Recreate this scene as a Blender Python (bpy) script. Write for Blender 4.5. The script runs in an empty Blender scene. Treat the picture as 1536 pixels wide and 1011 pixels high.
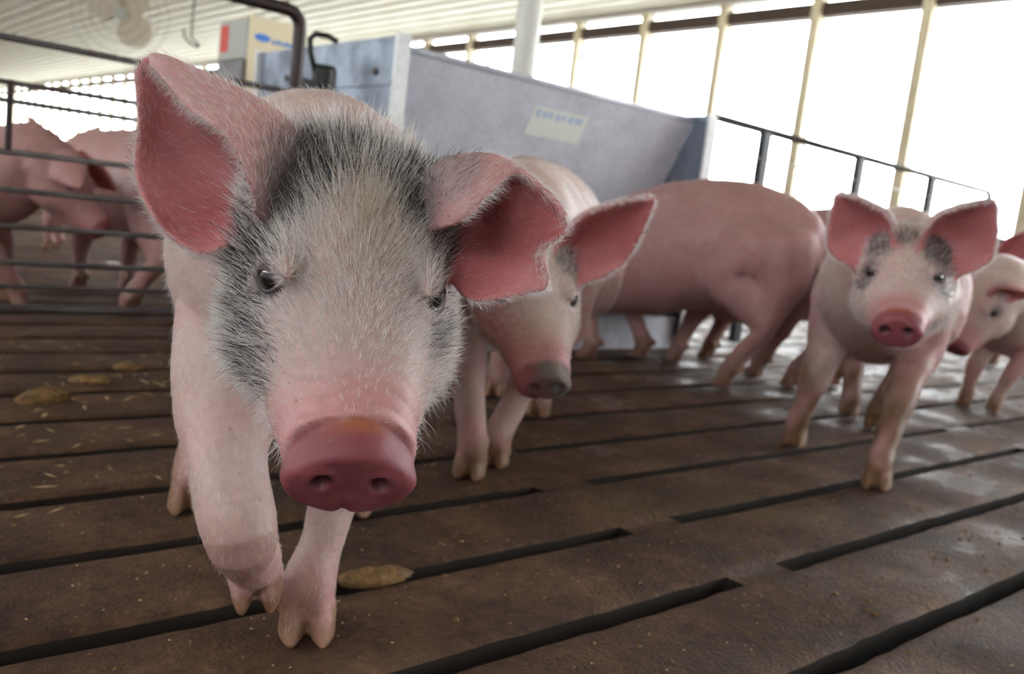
import bpy, math, random
import numpy as np
from mathutils import Matrix, Vector, Euler
from mathutils.kdtree import KDTree
from mathutils.bvhtree import BVHTree

SC = bpy.context.scene
COL = SC.collection
rng = np.random.default_rng(7)
random.seed(7)
V3 = lambda *a: np.array(a, float)

# ------------------------------------------------------------------ camera
cam_d = bpy.data.cameras.new('camera')
cam = bpy.data.objects.new('camera', cam_d); COL.objects.link(cam)
cam_d.sensor_width = 36.0
cam_d.lens = 36.0*1350.0/1536.0
cam_d.clip_start = 0.02; cam_d.clip_end = 300
ROLL, PITCH, YAW = math.radians(6.8428), math.radians(7.8615), math.radians(48.9677)
_h = V3(math.cos(YAW), math.sin(YAW), 0); _r = V3(math.sin(YAW), -math.cos(YAW), 0); _z = V3(0, 0, 1)
_f = _h*math.cos(PITCH) - _z*math.sin(PITCH); _u = _h*math.sin(PITCH) + _z*math.cos(PITCH)
CR = _r*math.cos(ROLL) + _u*math.sin(ROLL); CU = -_r*math.sin(ROLL) + _u*math.cos(ROLL)
m = Matrix.Identity(4)
for i in range(3):
    m[i][0], m[i][1], m[i][2] = CR[i], CU[i], -_f[i]
m[2][3] = 0.45
cam.matrix_world = m
cam_d.dof.use_dof = True
cam_d.dof.focus_distance = 0.655
cam_d.dof.aperture_fstop = 7.0
SC.camera = cam

# ------------------------------------------------------------------ light
SC.view_settings.view_transform = 'Standard'
SC.view_settings.look = 'None'
SC.view_settings.exposure = 0.0
SC.view_settings.gamma = 1.0
SC.view_settings.use_curve_mapping = False
wd = bpy.data.worlds.new('overcast_sky'); SC.world = wd; wd.use_nodes = True
_bg = wd.node_tree.nodes['Background']
_bg.inputs[0].default_value = (0.93, 0.97, 1.0, 1)
_bg.inputs[1].default_value = 10.5
SC.cycles.use_denoising = True
SC.cycles.max_bounces = 10
SC.cycles.diffuse_bounces = 5
SC.cycles.transparent_max_bounces = 8
SC.cycles.sample_clamp_indirect = 8.0

# ------------------------------------------------------------------ materials
def mat(name, col=(.8, .8, .8), rough=.5, metal=0., **k):
    M = bpy.data.materials.new(name); M.use_nodes = True
    nt = M.node_tree; b = nt.nodes['Principled BSDF']
    b.inputs['Base Color'].default_value = (*col, 1)
    b.inputs['Roughness'].default_value = rough
    b.inputs['Metallic'].default_value = metal
    for kk, v in k.items(): b.inputs[kk].default_value = v
    return M, nt, b
def node(nt, t, **k):
    n = nt.nodes.new(t)
    for a, v in k.items():
        if a.startswith('i_'): n.inputs[a[2:].replace('_', ' ')].default_value = v
        else: setattr(n, a, v)
    return n
def noise(nt, scale, detail=4, rough=.55, coord='Object', stretch=None):
    tc = nt.nodes.new('ShaderNodeTexCoord'); out = tc.outputs[coord]
    if stretch:
        mp = nt.nodes.new('ShaderNodeMapping'); mp.inputs['Scale'].default_value = stretch
        nt.links.new(out, mp.inputs['Vector']); out = mp.outputs[0]
    n = nt.nodes.new('ShaderNodeTexNoise')
    n.inputs['Scale'].default_value = scale; n.inputs['Detail'].default_value = detail; n.inputs['Roughness'].default_value = rough
    nt.links.new(out, n.inputs['Vector'])
    return n.outputs['Fac']
def ramp(nt, fac, stops):
    r = nt.nodes.new('ShaderNodeValToRGB'); e = r.color_ramp.elements
    while len(e) < len(stops): e.new(.5)
    for q, (p, c) in zip(e, stops):
        q.position = p; q.color = (*c, 1) if len(c) == 3 else c
    nt.links.new(fac, r.inputs[0]); return r.outputs[0]
def mixc(nt, a, b, fac, mode='MIX'):
    n = nt.nodes.new('ShaderNodeMix'); n.data_type = 'RGBA'; n.blend_type = mode
    for s, v in ((0, fac), (6, a), (7, b)):
        if hasattr(v, 'links'): nt.links.new(v, n.inputs[s])
        else: n.inputs[s].default_value = v if s == 0 else (*v, 1)
    return n.outputs[2]
def bump(nt, b, h, strength=.3, dist=.01):
    n = nt.nodes.new('ShaderNodeBump'); n.inputs['Strength'].default_value = strength; n.inputs['Distance'].default_value = dist
    nt.links.new(h, n.inputs['Height']); nt.links.new(n.outputs[0], b.inputs['Normal'])

def g3(v): return (v, v, v)

# skin: painted coat colours + pores
M_SKIN, nt, b = mat('pig_skin', rough=.5)
at_ = node(nt, 'ShaderNodeAttribute', attribute_name='coat')
fine = noise(nt, 160, 3)
blot = noise(nt, 22, 4)
c = mixc(nt, at_.outputs['Color'], ramp(nt, fine, [(.3, (.80, .78, .76)), (.7, (1, 1, 1))]), .8, 'MULTIPLY')
c = mixc(nt, c, ramp(nt, blot, [(.35, (.90, .80, .78)), (.65, (1, 1, 1))]), .6, 'MULTIPLY')
c = mixc(nt, c, (.26, .13, .07), ramp(nt, noise(nt, 95, 2, .4), [(.70, g3(0)), (.76, g3(.55))]))
nt.links.new(c, b.inputs['Base Color'])
b.inputs['Subsurface Weight'].default_value = .35
b.inputs['Subsurface Radius'].default_value = (1.0, .35, .22)
b.inputs['Subsurface Scale'].default_value = .008
b.inputs['Specular IOR Level'].default_value = .4
bump(nt, b, noise(nt, 260, 3), .35, .0012)

M_HAIR = bpy.data.materials.new('pig_bristle'); M_HAIR.use_nodes = True
nt = M_HAIR.node_tree; nt.nodes.clear()
o_ = nt.nodes.new('ShaderNodeOutputMaterial'); at_ = node(nt, 'ShaderNodeAttribute', attribute_name='hcol')
hb = nt.nodes.new('ShaderNodeBsdfPrincipled'); hb.inputs['Roughness'].default_value = .45; hb.inputs['Specular IOR Level'].default_value = .35
tr = nt.nodes.new('ShaderNodeBsdfTranslucent'); mx = nt.nodes.new('ShaderNodeMixShader'); mx.inputs[0].default_value = .4
nt.links.new(at_.outputs['Color'], hb.inputs['Base Color']); nt.links.new(at_.outputs['Color'], tr.inputs['Color'])
nt.links.new(hb.outputs[0], mx.inputs[1]); nt.links.new(tr.outputs[0], mx.inputs[2]); nt.links.new(mx.outputs[0], o_.inputs[0])

M_LID = mat('eyelid_skin', (.055, .038, .042), .4)[0]
M_EYE, nt, b = mat('pig_eye', (.02, .012, .008), .04, 0, **{'Coat Weight': 1.0, 'Coat Roughness': .02})
tc = nt.nodes.new('ShaderNodeTexCoord'); sx = nt.nodes.new('ShaderNodeSeparateXYZ'); nt.links.new(tc.outputs['Object'], sx.inputs[0])
mr = nt.nodes.new('ShaderNodeMapRange'); mr.inputs[1].default_value = 0.0; mr.inputs[2].default_value = .0135
nt.links.new(sx.outputs['X'], mr.inputs[0])
nt.links.new(ramp(nt, mr.outputs[0], [(0, (.5, .42, .38)), (.36, (.30, .20, .17)), (.42, (.012, .010, .010)), (.62, (.035, .024, .018)), (.78, (.025, .018, .014)), (.84, (.003, .003, .004))]), b.inputs['Base Color'])

M_FLOOR, nt, b = mat('wet_manured_concrete', rough=.5)
n1 = noise(nt, 7, 8, .62); n2 = noise(nt, 60, 6, .7); n3 = noise(nt, 1.7, 4); n4 = noise(nt, 170, 3, .6)
c = ramp(nt, n1, [(.28, (.032, .014, .006)), (.5, (.088, .045, .023)), (.72, (.175, .098, .055))])
c = mixc(nt, c, ramp(nt, n2, [(.32, (.38, .32, .28)), (.62, (1.25, 1.15, 1.05))]), .85, 'MULTIPLY')
c = mixc(nt, c, (.16, .12, .05), ramp(nt, n3, [(.55, g3(0)), (.75, g3(.35))]))
c = mixc(nt, c, (.32, .22, .13), ramp(nt, n4, [(.66, g3(0)), (.74, g3(.6))]))
nt.links.new(c, b.inputs['Base Color'])
tcx = nt.nodes.new('ShaderNodeTexCoord'); sxx = nt.nodes.new('ShaderNodeSeparateXYZ'); nt.links.new(tcx.outputs['Object'], sxx.inputs[0])
mrx = nt.nodes.new('ShaderNodeMapRange'); mrx.inputs[1].default_value = 1.0; mrx.inputs[2].default_value = 3.6; mrx.inputs[3].default_value = -.03; mrx.inputs[4].default_value = .13; nt.links.new(sxx.outputs['X'], mrx.inputs[0])
ad = nt.nodes.new('ShaderNodeMath'); ad.operation = 'ADD'; nt.links.new(noise(nt, 4.3, 6, .6), ad.inputs[0]); nt.links.new(mrx.outputs[0], ad.inputs[1])
nt.links.new(ramp(nt, ad.outputs[0], [(.38, g3(.85)), (.60, g3(.62)), (.70, g3(.14))]), b.inputs['Roughness'])
mm = nt.nodes.new('ShaderNodeMath'); mm.operation = 'ADD'; nt.links.new(n1, mm.inputs[0]); nt.links.new(n4, mm.inputs[1])
bump(nt, b, mm.outputs[0], .8, .006)
b.inputs['Specular IOR Level'].default_value = .42
M_SLOT_SHADE = mat('slot_shade_concrete', (.022, .014, .009), .8)[0]  # manure-dirty slot walls, with the shade of the gaps put into the dark colour
M_PIT = mat('dark_slurry', (.012, .009, .006), .4)[0]

def metal_mat(name, base, rough, spots, metal=.75):
    M, nt, b = mat(name, base, rough, metal)
    n = noise(nt, 9, 6, .6); n2 = noise(nt, 70, 3)
    c = mixc(nt, base, spots, ramp(nt, n, [(.42, g3(0)), (.68, g3(.8))]))
    c = mixc(nt, c, ramp(nt, n2, [(.3, g3(.75)), (.6, g3(1))]), .6, 'MULTIPLY')
    nt.links.new(c, b.inputs['Base Color'])
    nt.links.new(ramp(nt, n, [(.3, g3(rough-.1)), (.7, g3(rough+.15))]), b.inputs['Roughness'])
    return M
M_STEEL = metal_mat('dusty_stainless_steel', (.76, .79, .88), .48, (.62, .63, .70), .15)
M_GALV = metal_mat('galvanized_sheet', (.25, .29, .36), .45, (.11, .13, .17), .5)
M_GALVB = metal_mat('bright_galvanized_edge', (.92, .94, .96), .5, (.85, .86, .88), .0)
M_ROD = metal_mat('grey_steel_rod', (.13, .115, .11), .5, (.07, .055, .05), .3)
M_DARK = metal_mat('dark_painted_steel', (.035, .026, .028), .4, (.06, .03, .025), .3)
M_CREAM = mat('cream_painted_panel', (.86, .74, .50), .5)[0]
M_GREY = mat('grey_panel', (.42, .42, .38), .6)[0]
M_RED = mat('red_mark', (.65, .06, .04), .6)[0]
M_BLUE = mat('blue_print', (.08, .25, .75), .5)[0]
M_BLACK = mat('black_rubber', (.012, .012, .014), .5)[0]
M_LABEL = mat('yellowed_paper_label', (.84, .88, .82), .6)[0]
M_LBLUE = mat('faded_blue_print', (.55, .65, .82), .6)[0]
M_POLE = mat('white_painted_pole', (.74, .73, .68), .45)[0]
M_FAN = mat('beige_fan_blade', (.55, .48, .38), .5)[0]
M_WOOD, nt, b = mat('weathered_post_wood', rough=.6)
nt.links.new(ramp(nt, noise(nt, 6, 5, .6, stretch=(6, 6, 1)), [(.3, (.46, .38, .24)), (.7, (.78, .70, .54))]), b.inputs['Base Color'])
M_DKWOOD = mat('dark_header_board', (.055, .032, .022), .7)[0]
M_WALL = mat('white_wall_sheet', (.75, .74, .70), .5)[0]
M_CEIL, nt, b = mat('white_ribbed_ceiling_metal', rough=.45)
cn = noise(nt, 2.2, 6, .65, stretch=(3, .35, 1))
c = ramp(nt, cn, [(.25, (.62, .54, .36)), (.42, (.78, .78, .66)), (.7, (.86, .87, .80))])
nt.links.new(c, b.inputs['Base Color'])
M_GROUND = mat('pale_gravel', (.55, .54, .50), .9)[0]
M_DUNG, nt, b = mat('dried_dung', rough=.75)
nt.links.new(ramp(nt, noise(nt, 90, 5, .7), [(.3, (.09, .045, .015)), (.7, (.30, .17, .06))]), b.inputs['Base Color'])
M_CRUMB = mat('feed_crumb', (.50, .36, .18), .7)[0]

# ------------------------------------------------------------------ object helpers
def tag(o, label=None, cat=None, group=None, kind=None):
    if label: o['label'] = label
    if cat: o['category'] = cat
    if group: o['group'] = group
    if kind: o['kind'] = kind
    return o
def empty(name, loc, rz=0):
    o = bpy.data.objects.new(name, None); COL.objects.link(o); o.location = loc; o.rotation_euler = (0, 0, rz); return o
class MB:
    def __init__(s): s.v = []; s.f = []
    def add(s, v, f):
        k = len(s.v); s.v += [tuple(map(float, p)) for p in v]; s.f += [tuple(i+k for i in q) for q in f]
    def box(s, x0, x1, y0, y1, z0, z1):
        s.add([(x, y, z) for x in (x0, x1) for y in (y0, y1) for z in (z0, z1)],
              [(0, 1, 3, 2), (4, 6, 7, 5), (0, 4, 5, 1), (2, 3, 7, 6), (0, 2, 6, 4), (1, 5, 7, 3)])
    def prism(s, poly, d0, d1):         # poly: 3-D points; extruded from +d0 to +d1
        n = len(poly); a = [V3(*p)+V3(*d0) for p in poly]; c = [V3(*p)+V3(*d1) for p in poly]
        s.add(a+c, [tuple(range(n))[::-1], tuple(range(n, 2*n))]+[(i, (i+1) % n, n+(i+1) % n, n+i) for i in range(n)])
    def tube(s, pts, r, n=10, cap=True):
        pts = [V3(*p) for p in pts]; rr = r if hasattr(r, '__len__') else [r]*len(pts)
        rings = []; prev = None
        for i, p in enumerate(pts):
            t = pts[min(i+1, len(pts)-1)]-pts[max(i-1, 0)]; t /= np.linalg.norm(t)+1e-12
            if prev is None:
                a = V3(0, 0, 1) if abs(t[2]) < .9 else V3(1, 0, 0)
            else: a = prev
            u = a-t*(a@t); u /= np.linalg.norm(u); w = np.cross(t, u); prev = u
            rings += [p+rr[i]*(math.cos(q)*u+math.sin(q)*w) for q in np.arange(n)*2*math.pi/n]
        f = [(i*n+j, i*n+(j+1) % n, (i+1)*n+(j+1) % n, (i+1)*n+j) for i in range(len(pts)-1) for j in range(n)]
        if cap: f += [tuple(range(n))[::-1], tuple(range((len(pts)-1)*n, len(pts)*n))]
        s.add(rings, f)
    def build(s, name, M, parent=None, smooth=False, bevel=0, loc=(0, 0, 0)):
        me = bpy.data.meshes.new(name); me.from_pydata(s.v, [], s.f); me.update()
        o = bpy.data.objects.new(name, me); COL.objects.link(o); me.materials.append(M); o.parent = parent; o.location = loc
        if smooth: me.polygons.foreach_set('use_smooth', [True]*len(me.polygons))
        if bevel:
            bm_ = o.modifiers.new('bevel', 'BEVEL'); bm_.width = bevel; bm_.segments = 2; bm_.limit_method = 'ANGLE'
        return o
def arc(c, r, a0, a1, u, w, n=8):
    return [V3(*c)+r*(math.cos(a)*V3(*u)+math.sin(a)*V3(*w)) for a in np.linspace(a0, a1, n)]

# ------------------------------------------------------------------ setting
XL, XR, Y0, Y1, ZC = -3.2, 7.2, -7.0, 40.0, 2.68
WN = np.random.default_rng(3)
def snoise(p, f, seed):
    r = np.random.default_rng(seed); out = 0
    for k in range(6):
        d = r.normal(size=3); d /= np.linalg.norm(d); out = out+np.sin((p@d)*f*(1+.45*k)+r.uniform(0, 6.28))/(1+.3*k)
    return out/2.6

def build_floor():
    PIT, SW, OFF = 0.2, 0.031, 0.455
    xs = [XL]; kinds = []
    x = 1.02-1.54*3
    ends = []
    while x < XR:
        ends.append((x, x+.115)); x += 1.54      # solid strip between slabs
    xe = []
    cur = XL
    edges = set([XL, XR])
    for a, c in ends:
        for q in (a, c): 
            if XL < q < XR: edges.add(round(q, 4))
    edges = sorted(edges); X = []
    for a, c in zip(edges[:-1], edges[1:]):
        n = max(1, int((c-a)/.03)) if a < 3.5 else max(1, int((c-a)/.12))
        X += list(np.linspace(a, c, n, endpoint=False))
    X.append(XR); X = np.array(X)
    Y = [Y0]; rows = []
    k0 = int(math.ceil((Y0-OFF)/PIT)); k1 = int((Y1-OFF)/PIT)
    for k in range(k0, k1+1):
        yc = OFF+k*PIT
        if yc-SW < Y0 or yc+SW > Y1: continue
        rows.append(len(Y)+2)
        Y += [yc-SW/2-.02, yc-SW/2-.007, yc-SW/2, yc+SW/2, yc+SW/2+.007, yc+SW/2+.02]
    Y.append(Y1); Y = np.array(Y)
    nx, ny = len(X), len(Y)
    gx, gy = np.meshgrid(X, Y, indexing='ij'); P = np.stack([gx, gy, np.zeros_like(gx)], -1).reshape(-1, 3)
    idx = lambda i, j: i*ny+j
    strip = np.array([any(a-1e-4 <= (X[i]+X[i+1])/2 <= c for a, c in ends) for i in range(nx-1)])
    strip_near = np.array([any(abs((X[i]+X[i+1])/2-(a-.66)) < .055 for a, c in ends) for i in range(nx-1)])
    strips = {j: (strip_near if Y[j] < .56 else strip) for j in range(ny)}
    slotrow = np.zeros(ny-1, bool); slotrow[rows] = True
    # rough, worn slot edges
    jit = snoise(P*V3(1, 5, 1), 55, 1)*.0022+snoise(P*V3(1, 9, 1), 160, 2)*.0014
    P2 = P.reshape(nx, ny, 3); J = jit.reshape(nx, ny)
    for j in rows:
        P2[:, j, 1] += J[:, j]; P2[:, j-1, 1] += J[:, j]*.8; P2[:, j+1, 1] += J[:, j+1]; P2[:, j+2, 1] += J[:, j+1]*.8
        P2[:, j, 2] -= .005; P2[:, j+1, 2] -= .005; P2[:, j-1, 2] -= .0008; P2[:, j+2, 2] -= .0008
    P2[:, :, 2] += (snoise(P, 9, 5)*.0012).reshape(nx, ny)
    faces = []; nt_ = 0
    for i in range(nx-1):
        for j in range(ny-1):
            if slotrow[j] and not strips[j][i]: continue
            faces.append((idx(i, j), idx(i+1, j), idx(i+1, j+1), idx(i, j+1)))
    verts = P2.reshape(-1, 3).tolist(); ntop = len(faces)
    base = {}
    def low(v, dy, dx=0):
        key = (v, dy, dx)
        if key not in base:
            p = verts[v]; base[key] = len(verts); verts.append([p[0]+dx, p[1]+dy, -.10])
        return base[key]
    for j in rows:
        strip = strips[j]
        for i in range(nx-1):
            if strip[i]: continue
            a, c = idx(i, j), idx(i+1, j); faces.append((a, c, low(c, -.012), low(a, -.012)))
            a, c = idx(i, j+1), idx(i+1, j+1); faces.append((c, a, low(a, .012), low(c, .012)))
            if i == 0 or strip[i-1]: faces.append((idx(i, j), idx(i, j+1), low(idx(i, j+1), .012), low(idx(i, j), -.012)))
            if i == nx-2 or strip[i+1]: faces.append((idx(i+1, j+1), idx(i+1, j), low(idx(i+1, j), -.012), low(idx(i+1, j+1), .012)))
    me = bpy.data.meshes.new('floor'); me.from_pydata(verts, [], faces); me.update()
    o = bpy.data.objects.new('floor', me); COL.objects.link(o); me.materials.append(M_FLOOR); me.materials.append(M_SLOT_SHADE)
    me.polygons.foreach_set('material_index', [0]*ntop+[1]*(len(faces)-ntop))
    me.polygons.foreach_set('use_smooth', [True]*len(me.polygons))
    try: me.set_sharp_from_angle(angle=math.radians(50))
    except Exception: pass
    tag(o, 'brown concrete slatted barn floor with long dark slots', kind='structure')
    p = MB(); p.box(XL, XR, Y0, Y1, -.62, -.6); tag(p.build('floor_pit', M_PIT), 'dark slurry pit under the floor slots', kind='structure')
build_floor()

def struct(mb, name, M, label, **k): return tag(mb.build(name, M, **k), label, kind='structure')
g = MB(); g.add([(-60, -60, -.65), (90, -60, -.65), (90, 110, -.65), (-60, 110, -.65)], [(0, 1, 2, 3)]); struct(g, 'ground', M_GROUND, 'pale gravel yard outside the barn')
# ceiling: ribbed sheets, ribs run along the barn
g = MB(); xs = []
x = XL
prof = []
while x < XR-.01:
    prof += [(x, ZC+.02), (x+.05, ZC+.02), (x+.065, ZC), (x+.085, ZC), (x+.10, ZC+.02)]; x += .23
prof.append((XR, ZC+.02))
n = len(prof)
g.add([(a, Y0, z) for a, z in prof]+[(a, Y1, z) for a, z in prof], [(i, i+1, n+i+1, n+i) for i in range(n-1)])
g.box(XL, XR, Y0, Y1, ZC+.03, ZC+.06)
struct(g, 'ceiling', M_CEIL, 'white ribbed metal ceiling of the barn')
for nm, X, sgn in (('right', XR, 1), ('left', XL, -1)):
    lo, hi = sorted((X, X+sgn*.12))
    g = MB(); g.box(lo, hi, Y0, Y1, -.65, .64 if sgn > 0 else 1.75); struct(g, 'wall_'+nm, M_WALL, 'low white wall below the long '+nm+' side opening')
    g = MB(); g.box(lo-.02, hi+.02, Y0, Y1, *((.64, .69) if sgn > 0 else (1.75, 1.80))); struct(g, 'trim_%d' % (1 if sgn > 0 else 2), M_DKWOOD, 'dark sill board on the low '+nm+' wall')
    g = MB(); g.box(lo, hi, Y0, Y1, 2.46, 2.58); struct(g, 'trim_%d' % (3 if sgn > 0 else 4), M_DKWOOD, 'dark header board over the '+nm+' side opening')
    g = MB(); g.box(lo, hi, Y0, Y1, 2.655, 2.74); struct(g, 'trim_%d' % (5 if sgn > 0 else 6), M_WALL, 'eave strip above the '+nm+' vent gap')
    g = MB(); g.tube([(X+sgn*.02, Y0, 2.26), (X+sgn*.02, Y1, 2.26)], .012, 6)
    struct(g, 'trim_%d' % (7 if sgn > 0 else 8), M_WOOD, 'thin curtain pipe running along the '+nm+' opening')
for nm, Y in (('front', Y0), ('back', Y1)):
    g = MB(); g.box(XL, XR, Y-.06, Y+.06, -.65, ZC+.05); struct(g, 'wall_'+nm, M_WALL, 'white sheet-metal end wall at the '+nm+' of the barn')
yy = .515*7.2; tn = 9
ys = [3.71-1.0*k for k in range(10, 0, -1)]+[3.71+1.01*k for k in range(0, 36)]
for y in ys:
    if not (Y0 < y < Y1): continue
    g = MB(); g.box(XR-.035, XR+.08, y-.045, y+.045, .69, 2.655)
    struct(g, 'trim_%d' % tn, M_WOOD, 'wooden post standing in the right side opening'); tn += 1
for y in np.arange(Y0+1, Y1, 2.44):
    g = MB(); g.box(XL-.10, XL+.035, y-.05, y+.05, 1.80, 2.655)
    struct(g, 'trim_%d' % tn, M_WOOD, 'wooden post standing in the left side opening'); tn += 1

# round white pole
g = MB(); g.tube([(2.95, 3.55, 0), (2.95, 3.55, ZC)], .062, 24)
tag(g.build('support_pole', M_POLE, smooth=True), 'round white support pole rising behind the steel feeder', 'pole')

# ------------------------------------------------------------------ feeder
FX0, FX1, FY0, FY1, FZ = 1.386, 2.775, 2.20, 3.09, .895
fd = empty('hog_feeder', ((FX0+FX1)/2, (FY0+FY1)/2, 0)); L0 = np.array(fd.location)
tag(fd, 'long stainless steel hopper feeder with a small paper label, behind the pigs', 'feeder')
def lp(mb, name, M, **k): return mb.build(name, M, fd, loc=tuple(-L0), **k)
for X, th, nm in ((FX0, .006, 'end_panel'), (FX1, .006, 'end_panel')):
    g = MB()
    poly = [(X, FY0, .02), (X, FY0, FZ), (X, FY1, FZ), (X, FY1, .02)]
    g.prism(poly, (-th/2, 0, 0), (th/2, 0, 0))
    ep = lp(g, nm, M_GALV)
    g = MB(); g.box(X-.022, X+.022, FY0-.012, FY0, .02, FZ+.004)
    g.build('edge_flange', M_GALVB, ep)
    g = MB(); g.box(X-.022, X+.022, FY1, FY1+.012, .02, FZ+.004); g.build('edge_flange', M_GALVB, ep)
    if X == FX0:
        for (y, z) in ((2.32, .80), (2.50, .72), (2.66, .72), (2.42, .60), (2.88, .80), (2.9, .55), (2.30, .52)):
            a = arc((X-.004, y, z), .011, 0, 2*math.pi*7/8, (0, 1, 0), (0, 0, 1), 8)
            g = MB(); g.prism(a, (-.006, 0, 0), (.003, 0, 0)); g.build('bolt', M_DARK, ep)
        g = MB(); g.box(X-.008, X-.003, FY0+.03, FY1-.03, .76, .775); g.box(X-.008, X-.003, FY0+.03, FY1-.03, .63, .64); g.box(X-.012, X-.003, 2.44, 2.455, .45, .63)
        g.build('pressed_ribs', M_GALV, ep)
for s in (0, 1):
    Yt, Yb = (FY0+.075, FY0+.33) if s == 0 else (FY1-.075, FY1-.33)
    d = 1 if s == 0 else -1
    g = MB(); th = .004
    pr = [(Yt, .872), (Yb, .30)]
    g.prism([(0, Yt, .872), (0, Yt+d*th, .872), (0, Yb+d*th, .30), (0, Yb, .30)], (FX0+.01, 0, 0), (FX1-.01, 0, 0))
    sh = lp(g, 'hopper_sheet', M_STEEL)
    g = MB(); g.tube([(FX0+.01, Yt+d*.004, .876), (FX1-.01, Yt+d*.004, .876)], .011, 12); g.build('rolled_edge', M_STEEL, sh, smooth=True)
    if s == 0:
        nrm = V3(0, -(.872-.30), -(Yb-Yt)); nrm /= np.linalg.norm(nrm); dn = V3(0, Yb-Yt, .30-.872); dn /= np.linalg.norm(dn)
        def on(x, t): return V3(x, Yt, .872)+dn*t
        g = MB(); q = [on(1.985, .075), on(2.235, .075), on(2.235, .175), on(1.985, .175)]; g.prism(q, nrm*.0005, nrm*.0025)
        lb = g.build('label', M_LABEL, sh)
        g = MB()
        for (x0, x1, t0, t1) in ((2.0, 2.02, .083, .11), (2.03, 2.05, .085, .108), (2.058, 2.075, .083, .108), (2.09, 2.11, .085, .11), (2.12, 2.135, .085, .108), (2.15, 2.17, .085, .11), (2.18, 2.215, .085, .108)):
            g.prism([on(x0, t0), on(x1, t0), on(x1, t1), on(x0, t1)], nrm*.0026, nrm*.0034)
        g.build('faded_print', M_LBLUE, lb)
g = MB()
for s in (0, 1):
    Y = FY0 if s == 0 else FY1; d = 1 if s == 0 else -1
    g.prism([(0, Y+d*.02, .0), (0, Y+d*.02, .12), (0, Y+d*.03, .125), (0, Y+d*.05, .03), (0, (FY0+FY1)/2, .03), (0, (FY0+FY1)/2, .0)], (FX0+.01, 0, 0), (FX1-.01, 0, 0))
lp(g, 'trough', M_STEEL)
g = MB()
for y in (FY0+.345, FY1-.345): g.box(FX0+.01, FX1-.01, y-.004, y+.004, .03, .31)
lp(g, 'inner_baffle', M_STEEL)

# ------------------------------------------------------------------ gate on the left
gt = empty('pen_gate', (.2, 2.2, 0)); GL = np.array([.2, 2.2, 0.])
tag(gt, 'steel rod pen gate with dark frame in front of the left pigs', 'gate')
def gp(mb, name, M, **k): return mb.build(name, M, gt, loc=tuple(-GL), **k)
GX0, GX1 = -1.6, 1.08
g = MB(); g.tube([(GX0, 2.2, 0.005), (GX0, 2.2, .83)]+arc((GX0+.04, 2.2, .83), .04, math.pi, math.pi/2, (1, 0, 0), (0, 0, 1), 6)+arc((GX1-.04, 2.2, .845), .04, math.pi/2, 0, (1, 0, 0), (0, 0, 1), 6)+[(GX1, 2.2, .78), (GX1, 2.2, .005)], .0165, 12)
gp(g, 'frame', M_DARK, smooth=True)
for z, r, M in ((.685, .0075, M_DARK), (.594, .006, M_DARK), (.556, .006, M_ROD), (.449, .0065, M_ROD), (.369, .0065, M_ROD), (.291, .0065, M_ROD), (.212, .0065, M_ROD), (.159, .0055, M_ROD), (.109, .011, M_ROD)):
    g = MB(); g.tube([(GX0, 2.2, z), (GX1, 2.2, z)], r, 10); gp(g, 'rail', M, smooth=True)
for x in (-.75, .432):
    g = MB(); g.box(x-.006, x+.006, 2.194, 2.206, .449, .60); gp(g, 'upright', M_DARK)
# hinge post box and latch
hp = empty('hinge_post', (1.185, 2.25, 0)); tag(hp, 'black hinge post with bent handle between the gate and the feeder', 'post')
g = MB(); g.tube([(0, 0, 0), (0, 0, .765), (0, 0, .775)], [.033, .033, .028], 16); g.build('post_body', M_BLACK, hp, smooth=False)
g = MB(); g.tube([(-.02, 0, .74), (-.045, 0, .80), (-.05, 0, .835), (-.035, 0, .85), (0, 0, .853), (.03, 0, .845)], .008, 8); g.build('latch_handle', M_BLACK, hp, smooth=True)
g = MB(); g.box(-.084, -.02, -.02, 0, .70, .73); g.build('hinge_strap', M_BLACK, hp)
g = MB(); g.box(-.084, -.02, -.02, 0, .25, .28); g.build('hinge_strap', M_BLACK, hp)

# ------------------------------------------------------------------ railing on the right
rl = empty('pen_railing', (4.0, 2.2, 0)); RL = np.array([4., 2.2, 0])
tag(rl, 'thin steel pen railing running right from the feeder before the bright opening', 'railing')
def rp(mb, name, M, **k): return mb.build(name, M, rl, loc=tuple(-RL), **k)
g = MB(); g.tube([(2.80, 2.2, .893), (5.29, 2.2, .872), (5.33, 2.2, .83), (5.33, 2.2, .005)], .015, 10); rp(g, 'top_rail', M_ROD, smooth=True)
for x in (3.131, 3.88, 4.60):
    g = MB(); g.box(x-.022, x+.022, 2.185, 2.215, .03, .888-.008*(x-2.8)); rp(g, 'flat_bar', M_BLACK)
for z in (.78, .60, .44, .28, .12):
    g = MB(); g.tube([(2.80, 2.2, z), (5.33, 2.2, z-.004)], .004, 8); rp(g, 'rod', M_GALVB, smooth=True)

# ------------------------------------------------------------------ cabinet, fan, cable
cb = empty('control_cabinet', (1.515, 3.35, 0)); tag(cb, 'cream cabinet with blue print standing behind the grey feeder end', 'cabinet')
g = MB(); g.box(-.075, .16, 0, .25, 0, 1.06); g.build('cabinet_body', M_CREAM, cb)
g = MB(); g.box(-.085, -.076, .0, .25, .90, 1.05); sp_ = g.build('side_panel', M_GREY, cb)
g = MB(); g.box(-.087, -.0855, .16, .235, .93, 1.03); g.build('red_mark', M_RED, sp_)
g = MB(); g.box(-.085, -.076, .0, .25, .30, .895); g.build('opening_shade', M_DARK, cb)  # dark slab standing in for the shade inside the open cabinet side
g = MB(); a = arc((-.02, -.001, .985), 1, 0, 2*math.pi*23/24, (.032, 0, 0), (0, 0, .014), 24); g.prism(a, (0, -.002, 0), (0, 0, 0)); 
for k in range(6): g.box(.02+k*.018, .032+k*.018, -.003, -.001, .972, .984+.004*(k % 2))
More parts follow.
